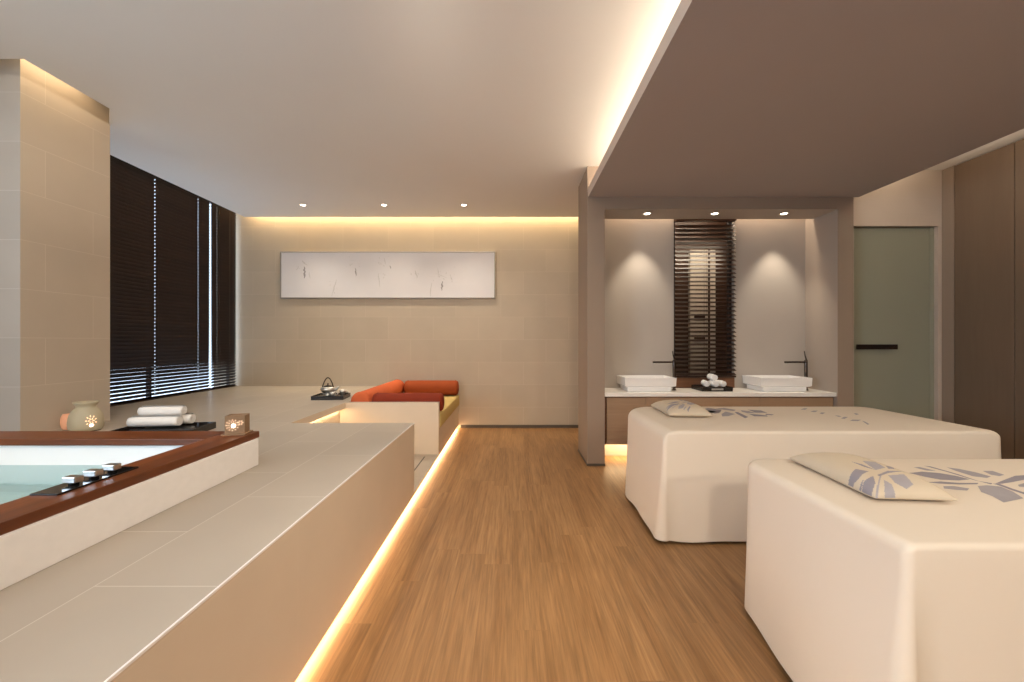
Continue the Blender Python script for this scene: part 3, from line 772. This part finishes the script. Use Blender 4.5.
# ------------------------------------------------------------------ massage beds
def bed_cover(Lx, Wy, H, hem_shift, seed, r_end, r_long, corners):
    """draped cover as stacked rounded rectangles; local origin at the near left top corner's foot"""
    m = MB(); b2 = bmesh.new(); rnd = random.Random(seed)
    def outline(x0, x1, y0, y1, cr):
        pts = []
        cs = ((x1-cr[1], y0+cr[1], -90, cr[1]), (x1-cr[2], y1-cr[2], 0, cr[2]), (x0+cr[3], y1-cr[3], 90, cr[3]), (x0+cr[0], y0+cr[0], 180, cr[0]))
        for ci, (cx, cy, a0, r) in enumerate(cs):
            for k in range(9):
                a = math.radians(a0+90*k/8); pts.append((cx+r*math.cos(a), cy+r*math.sin(a), math.cos(a), math.sin(a)))
            nx_ = cs[(ci+1) % 4]
            a = math.radians(a0+90); ex, ey = cx+r*math.cos(a), cy+r*math.sin(a)
            b_ = math.radians(nx_[2]); sx, sy = nx_[0]+nx_[3]*math.cos(b_), nx_[1]+nx_[3]*math.sin(b_)
            nn = 30 if ci % 2 == 1 or ci == 3 else 16
            for k in range(1, nn):
                f = k/nn; pts.append((ex+(sx-ex)*f, ey+(sy-ey)*f, math.cos(a), math.sin(a)))
        return pts
    base = outline(0, Lx, 0, Wy, corners)
    n = len(base)
    def rad(nx, ny): return r_long + (r_end-r_long)*abs(nx)
    rings = []
    for a in (0, 15, 30, 45, 60, 75, 90):
        s, c = math.sin(math.radians(a)), math.cos(math.radians(a))
        e_, l_ = r_end*(1-s), r_long*(1-s)
        rg = outline(e_, Lx-e_, l_, Wy-l_, [max(.004, q-min(e_, l_)) for q in corners])
        rings.append([b2.verts.new((x, y, H-rad(nx, ny)*(1-c))) for x, y, nx, ny in rg])
    ph = [rnd.uniform(0, 6.28) for _ in range(6)]
    per = 0; cum = [0]
    for k in range(1, n): per += math.hypot(base[k][0]-base[k-1][0], base[k][1]-base[k-1][1]); cum.append(per)
    lev = 12
    for q in range(1, lev+1):
        f = q/lev; ring = []
        for k, (x, y, nx, ny) in enumerate(base):
            r = rad(nx, ny); s = cum[k]
            wave = .5*math.sin(s*7.3+ph[0])+.3*math.sin(s*13.1+ph[1])+.3*math.sin(s*3.1+ph[2])
            flare = (hem_shift[0]*(1-.94*(y/Wy)**2) if nx < 0 else hem_shift[1])*abs(nx)+hem_shift[2]*abs(ny)*(1 if y < Wy*.5 else .3)
            off = flare*(f**1.4) + .011*wave*f
            hemz = .010+.018*(.5+.5*math.sin(s*5.7+ph[3]))+.012*(.5+.5*math.sin(s*15+ph[4]))
            z = (H-r)+(hemz-(H-r))*f
            ring.append(b2.verts.new((x+nx*off, y+ny*off, z)))
        rings.append(ring)
    for A, B in zip(rings[:-1], rings[1:]):
        for k in range(n): b2.faces.new([A[k], B[k], B[(k+1) % n], A[(k+1) % n]])
    f = b2.faces.new(rings[0])
    m.merge(b2, M['linen'], smooth=True)
    m.bm.faces.ensure_lookup_table()
    return m

def leaf_prints(m, polys, zoff, ox, oy, mt):
    for P in polys:
        vs = [(x-ox, y-oy, zoff) for x, y in P]
        bmp = [m.bm.verts.new(v) for v in vs]
        f = m.bm.faces.new(bmp); f.material_index = m.slot(mt)
        if f.normal.z < 0: f.normal_flip()
        bmesh.ops.triangulate(m.bm, faces=[f])

BH = .69
def unpix(pts, s, u0, v0):
    out = []
    for a, b in pts:
        u, v = u0+a/s, v0+b/s
        Y = (1.25-BH)*410/(v-341); out.append(((u-512)*Y/410, Y))
    return out
# leaf print on the near bed's cover, in metres on the bed top
dark1 = [[(205,165),(300,155),(420,165),(540,185),(640,210),(560,218),(430,212),(320,192),(240,172)],
 [(310,112),(360,118),(560,175),(700,222),(800,238),(790,246),(650,210),(470,155),(340,120)],
 [(330,230),(430,225),(560,235),(700,236),(690,245),(560,247),(420,240)],
 [(820,240),(880,215),(960,185),(1030,180),(1080,192),(1030,212),(940,230),(860,242)],
 [(800,240),(850,242),(940,275),(1030,305),(1100,330),(1095,340),(1030,318),(930,285),(840,252)]]
light1 = [[(475,125),(560,135),(680,160),(790,190),(760,200),(660,188),(540,150)],
 [(730,150),(800,150),(885,178),(850,187),(790,178)],
 [(450,258),(520,257),(635,275),(620,290),(540,285),(455,275)],
 [(695,258),(760,252),(860,262),(950,300),(1020,345),(940,362),(880,375),(800,330),(720,300)],
 [(980,250),(1030,235),(1110,240),(1140,258),(1060,266),(990,262)],
 [(240,125),(280,122),(400,150),(330,147)],
 [(1020,300),(1080,270),(1200,275),(1290,310),(1200,325),(1100,315)]]
def bed(loc, Lx, Wy, seed, hem, prints, label, corners, r_end=.085, r_long=.05):
    t = thing('massage_bed', label, 'massage bed', loc, 0, 'massage beds')
    m = bed_cover(Lx, Wy, BH, hem, seed, r_end, r_long, corners)
    for P, mt in prints: leaf_prints(m, P, BH+.0009, loc[0], loc[1], mt)
    bm = m.bm
    me = bpy.data.meshes.new('cover'); bm.to_mesh(me); bm.free()
    for q in m.mats: me.materials.append(q)
    link(bpy.data.objects.new('cover', me), t)
    m = MB(); m.box(.09, Lx-.09, .07, Wy-.07, 0, BH-.09, M['black'], .01, 2); m.build('base', t)
    return t
pr1 = [([unpix(p, 7.11, 880, 450) for p in dark1], M['print']), ([unpix(p, 7.11, 880, 450) for p in light1], M['printl'])]
bed((1.085, 1.125, 0), 2.09, .835, 4, (.090, .03, .02), pr1, 'massage bed in front, its cream cover hanging towards the viewer', (.025, .05, .08, .10), .035, .018)
d2 = [[(310,105),(350,96),(450,108),(440,128),(370,130)],[(545,125),(570,126),(645,162),(622,171),(560,137)],[(640,108),(740,114),(785,131),(700,130)],[(655,142),(780,150),(790,158),(690,156)],[(770,138),(832,143),(820,149),(775,146)]]
l2 = [[(450,140),(480,122),(550,140),(500,155),(455,157)],[(400,98),(470,95),(555,110),(540,118),(460,108)],[(590,112),(650,118),(700,132),(640,134),(600,124)],[(330,118),(380,114),(440,132),(400,138)],[(640,138),(690,140),(760,148),(690,150)]]
s2 = [[(150,107),(175,98),(202,98),(185,108)],[(222,122),(245,115),(278,116),(255,126)],[(288,135),(305,128),(332,130),(310,141)],[(445,172),(470,160),(498,163),(470,176)],[(510,190),(530,181),(595,182),(570,192)],[(538,136),(555,134),(578,141),(558,146)],[(600,190),(620,195),(655,214),(640,218)],[(400,150),(430,152),(450,158),(430,160)]]
pr2 = [([unpix(p, 7.314, 660, 395) for p in d2], M['print']), ([unpix(p, 7.314, 660, 395) for p in l2], M['printl']), ([unpix(p, 7.314, 780, 395) for p in s2], M['printl'])]
bed((.942, 2.545, 0), 2.13, .975, 9, (.055, .0, .025), pr2, 'massage bed nearer the washbasins, behind the other bed', (.025, .06, .10, .22), .07, .022)

# ------------------------------------------------------------------ pillows
def inside(x, y, P):
    c = False; j = len(P)-1
    for i in range(len(P)):
        if (P[i][1] > y) != (P[j][1] > y) and x < (P[j][0]-P[i][0])*(y-P[i][1])/(P[j][1]-P[i][1])+P[i][0]: c = not c
        j = i
    return c
def leafP(cx, cy, ang, r0, r1, w):
    ca, sa = math.cos(ang), math.sin(ang); out = []
    for k in range(13):
        f = k/12; out.append((r0+(r1-r0)*f, w*math.sin(PI*f**.8)))
    for k in range(11, 0, -1):
        f = k/12; out.append((r0+(r1-r0)*f, -w*math.sin(PI*f**.8)))
    return [(cx+a*ca-b*sa, cy+a*sa+b*ca) for a, b in out]
def pillow(label, loc, rotz, a, b, h, leaves, px_, py_):
    t = tag(None or bpy.data.objects.new('pillow', bpy.data.meshes.new('pillow')), label, 'pillow', 'small leaf-print pillows')
    bm = bmesh.new(); nu, nv = 90, 150
    def pt(i, j, top):
        u, v = -1+2*i/nu, -1+2*j/nv
        x = a*u*(1-.05*(1-v*v)); y = b*v*(1-.035*(1-u*u))
        e = max(0, (1-u**4)*(1-v**4))
        z = h*(e**.55)*(1+.06*math.sin(3*u+2*v))
        return x, y, (.26*h+.74*z if top else .26*h-.26*h*min(1, (e**.5)*1.25))
    top = [[bm.verts.new(pt(i, j, True)) for j in range(nv+1)] for i in range(nu+1)]
    bot = [[top[i][j] if i in (0, nu) or j in (0, nv) else bm.verts.new(pt(i, j, False)) for j in range(nv+1)] for i in range(nu+1)]
    for i in range(nu):
        for j in range(nv):
            f = bm.faces.new([top[i][j], top[i+1][j], top[i+1][j+1], top[i][j+1]]); f.smooth = True
            c = f.calc_center_median()
            for P, mi in leaves:
                if inside(c.x, c.y, P): f.material_index = mi; break
            f = bm.faces.new([bot[i][j], bot[i][j+1], bot[i+1][j+1], bot[i+1][j]]); f.smooth = True
    me = t.data; bm.to_mesh(me); bm.free()
    for q in (M['pillow'], M['print'], M['printl']): me.materials.append(q)
    COL.objects.link(t); t.location = loc; t.rotation_euler.z = rotz
    return t
def fan(cx, cy, rot, s, spec):
    out = []
    for ang, r0, r1, w, mi in spec: out.append((leafP(cx, cy, rot+math.radians(ang), r0*s, r1*s, w*s), mi))
    return out
# leaf print of the pillows, metres in the pillow's own plane
leaf_px = [([(272,156),(318,134),(372,145),(330,160)], 1), ([(300,106),(340,117),(398,140),(350,127)], 1), ([(345,107),(400,111),(442,135),(402,141)], 2), ([(443,127),(470,129),(483,141),(455,139)], 1),
           ([(453,160),(520,159),(560,186),(530,193),(482,181)], 2), ([(333,186),(350,170),(392,162),(400,180),(372,206),(338,208)], 1), ([(436,174),(470,185),(503,220),(465,224),(440,202)], 2),
           ([(306,191),(333,170),(352,165),(324,191)], 1), ([(408,158),(450,146),(525,149),(452,153),(416,163)], 1), ([(538,203),(560,214),(573,237),(550,229)], 1), ([(420,158),(426,160),(404,215),(394,214)], 2), ([(505,203),(520,212),(527,230),(512,226)], 2)]
def leaf_local(loc, rotz):
    out = []
    for P, mi in leaf_px:
        Q = []
        for a, b in P:
            u, v = 780+a/4.197, 440+b/4.197
            Y = .505*410/(v-341); X = (u-512)*Y/410
            dx, dy = X-loc[0], Y-loc[1]
            Q.append((dx*math.cos(rotz)+dy*math.sin(rotz), -dx*math.sin(rotz)+dy*math.cos(rotz)))
        out.append((Q, mi))
    return out
print_local = leaf_local((1.400, 1.645), -.07)
pillow('cream leaf-print pillow at the head of the front massage bed', (1.400, 1.645, BH+.0015), -.07, .135, .245, .070, print_local, 0, 0)
pillow('cream leaf-print pillow at the head of the massage bed by the washbasins', (1.305, 3.20, BH+.0015), -.05, .155, .235, .082, [([(x*1.05+.055, y+.10) for x, y in P], mi) for P, mi in print_local], 0, 0)

# ------------------------------------------------------------------ lights
def area(name, loc, rot, sx, sy, power, col, spread=None):
    l = bpy.data.lights.new(name, 'AREA'); l.shape = 'RECTANGLE'; l.size = sx; l.size_y = sy; l.energy = power; l.color = col
    if spread: l.spread = math.radians(spread)
    o = bpy.data.objects.new(name, l); COL.objects.link(o); o.location = loc; o.rotation_euler = rot
    return o
def spot(name, loc, power, col, ang=80, blend=.7, r=.04, rot=(0, 0, 0)):
    l = bpy.data.lights.new(name, 'SPOT'); l.energy = power; l.color = col; l.spot_size = math.radians(ang); l.spot_blend = blend; l.shadow_soft_size = r
    o = bpy.data.objects.new(name, l); COL.objects.link(o); o.location = loc; o.rotation_euler = rot
    return o
WARM = (1.0, .80, .58); AMB = (1.0, .74, .42); SOFT = (1.0, .875, .70); DAY = (.66, .82, 1.0)
R90 = PI/2
def aim(loc, tgt):
    return (Vector(tgt)-Vector(loc)).to_track_quat('-Z', 'Y').to_euler()
# light slots
area('cove_lamp_back', (-1.1, 5.845, 3.235), (0, 0, 0), 5.3, .06, 48, (1.0, .77, .44))
area('cove_lamp_soffit', (1.45, .9, 2.885), (0, math.radians(100), 0), .10, 6.3, 82, (1.0, .84, .66))
area('cove_lamp_niche', ((PX1+QX0)/2, 4.50, 2.85), (0, 0, 0), 2.2, .06, 14, WARM)
area('lamp_under_vanity', (2.09, 4.36, .19), (0, 0, 0), 2.2, .12, 16, AMB)
area('lamp_corridor', (2.3, 4.9, 2.85), (math.radians(25), 0, 0), .8, .1, 20, WARM)
area('cove_lamp_door', (3.75, 1.2, 2.80), (PI, 0, 0), .06, 5.6, 36, (1.0, .86, .68))
area('slot_lamp_column', (-3.12, 2.83, 3.2), (0, math.radians(25), 0), .06, .5, 1.6, (1.0, .74, .45))
# downlights
for x in (-2.69, -1.647, -.618): spot('spot_back', (x, 5.276, ZC-.012), 66, SOFT, 120, .9, .06, (-math.radians(8), 0, 0))
for x in (1.41, 2.90): spot('spot_niche', (x, 4.30, 2.57-.012), 38, SOFT, 64, .75, .02, (math.radians(9), 0, 0))
spot('spot_niche', (2.10, 4.245, 2.57-.012), 12, SOFT, 62, .5, .03)
# unseen fill spots added further forward, over beds, walkway and bath
for x, y, p in ((1.7, 1.5, 24), (2.8, 1.5, 26), (2.2, -.2, 30)): spot('fill_spot_bed', (x, y, 2.675), p, SOFT, 150, .9, .15)
for x, y, p in ((-.1, -.9, 80), (-.1, 1.2, 45), (-2.2, -.8, 42), (-2.2, 1.2, 28)): spot('fill_spot_aisle', (x, y, ZC-.015), p, SOFT, 150, .9, .15)
# extra out-of-view fill spots, aimed at beds, platform front, back wall and column
for l_, t_, p in (((.3, -2.1, 2.95), (1.4, 2.6, .5), 300), ((2.2, -2.1, 2.66), (2.2, 1.6, .3), 230), ((.88, -.6, 2.66), (-.77, -.1, .2), 70), ((.88, .5, 2.66), (-.77, .9, .2), 90), ((.88, 1.5, 2.66), (-.77, 2.6, .2), 120), ((3.2, .6, 2.66), (1.6, 2.6, .4), 60), ((-.3, 1.4, 2.97), (-1.1, 5.9, 1.0), 230), ((-1.2, .4, 2.97), (-3.25, 3.0, 1.1), 260)):
    spot('fill_spot_aimed', l_, p, SOFT, 75, .8, .18, aim(l_, t_))
# daylight through the window by the bath
area('daylight', (XL-.05, -1.25, 1.8), (0, -math.radians(115), 0), 1.7, 2.0, 165, DAY)

w = bpy.data.worlds.new('sky'); sc.world = w; w.use_nodes = True
bg = w.node_tree.nodes['Background']; bg.inputs[0].default_value = (.72, .84, 1.0, 1); bg.inputs[1].default_value = 3.2

# ------------------------------------------------------------------ camera
cam = bpy.data.cameras.new('camera'); cam.sensor_width = 36; cam.lens = 410/1024*36; cam.clip_start = .02
co = bpy.data.objects.new('camera', cam); COL.objects.link(co); co.location = (0, 0, 1.25); co.rotation_euler = (R90, 0, 0)
sc.camera = co
vs = sc.view_settings; vs.view_transform = 'Standard'; vs.look = 'None'; vs.gamma = 1; vs.exposure = 0; vs.use_curve_mapping = False
sc.cycles.diffuse_bounces = 6; sc.cycles.max_bounces = 14; sc.cycles.transparent_max_bounces = 16; sc.cycles.sample_clamp_indirect = 6
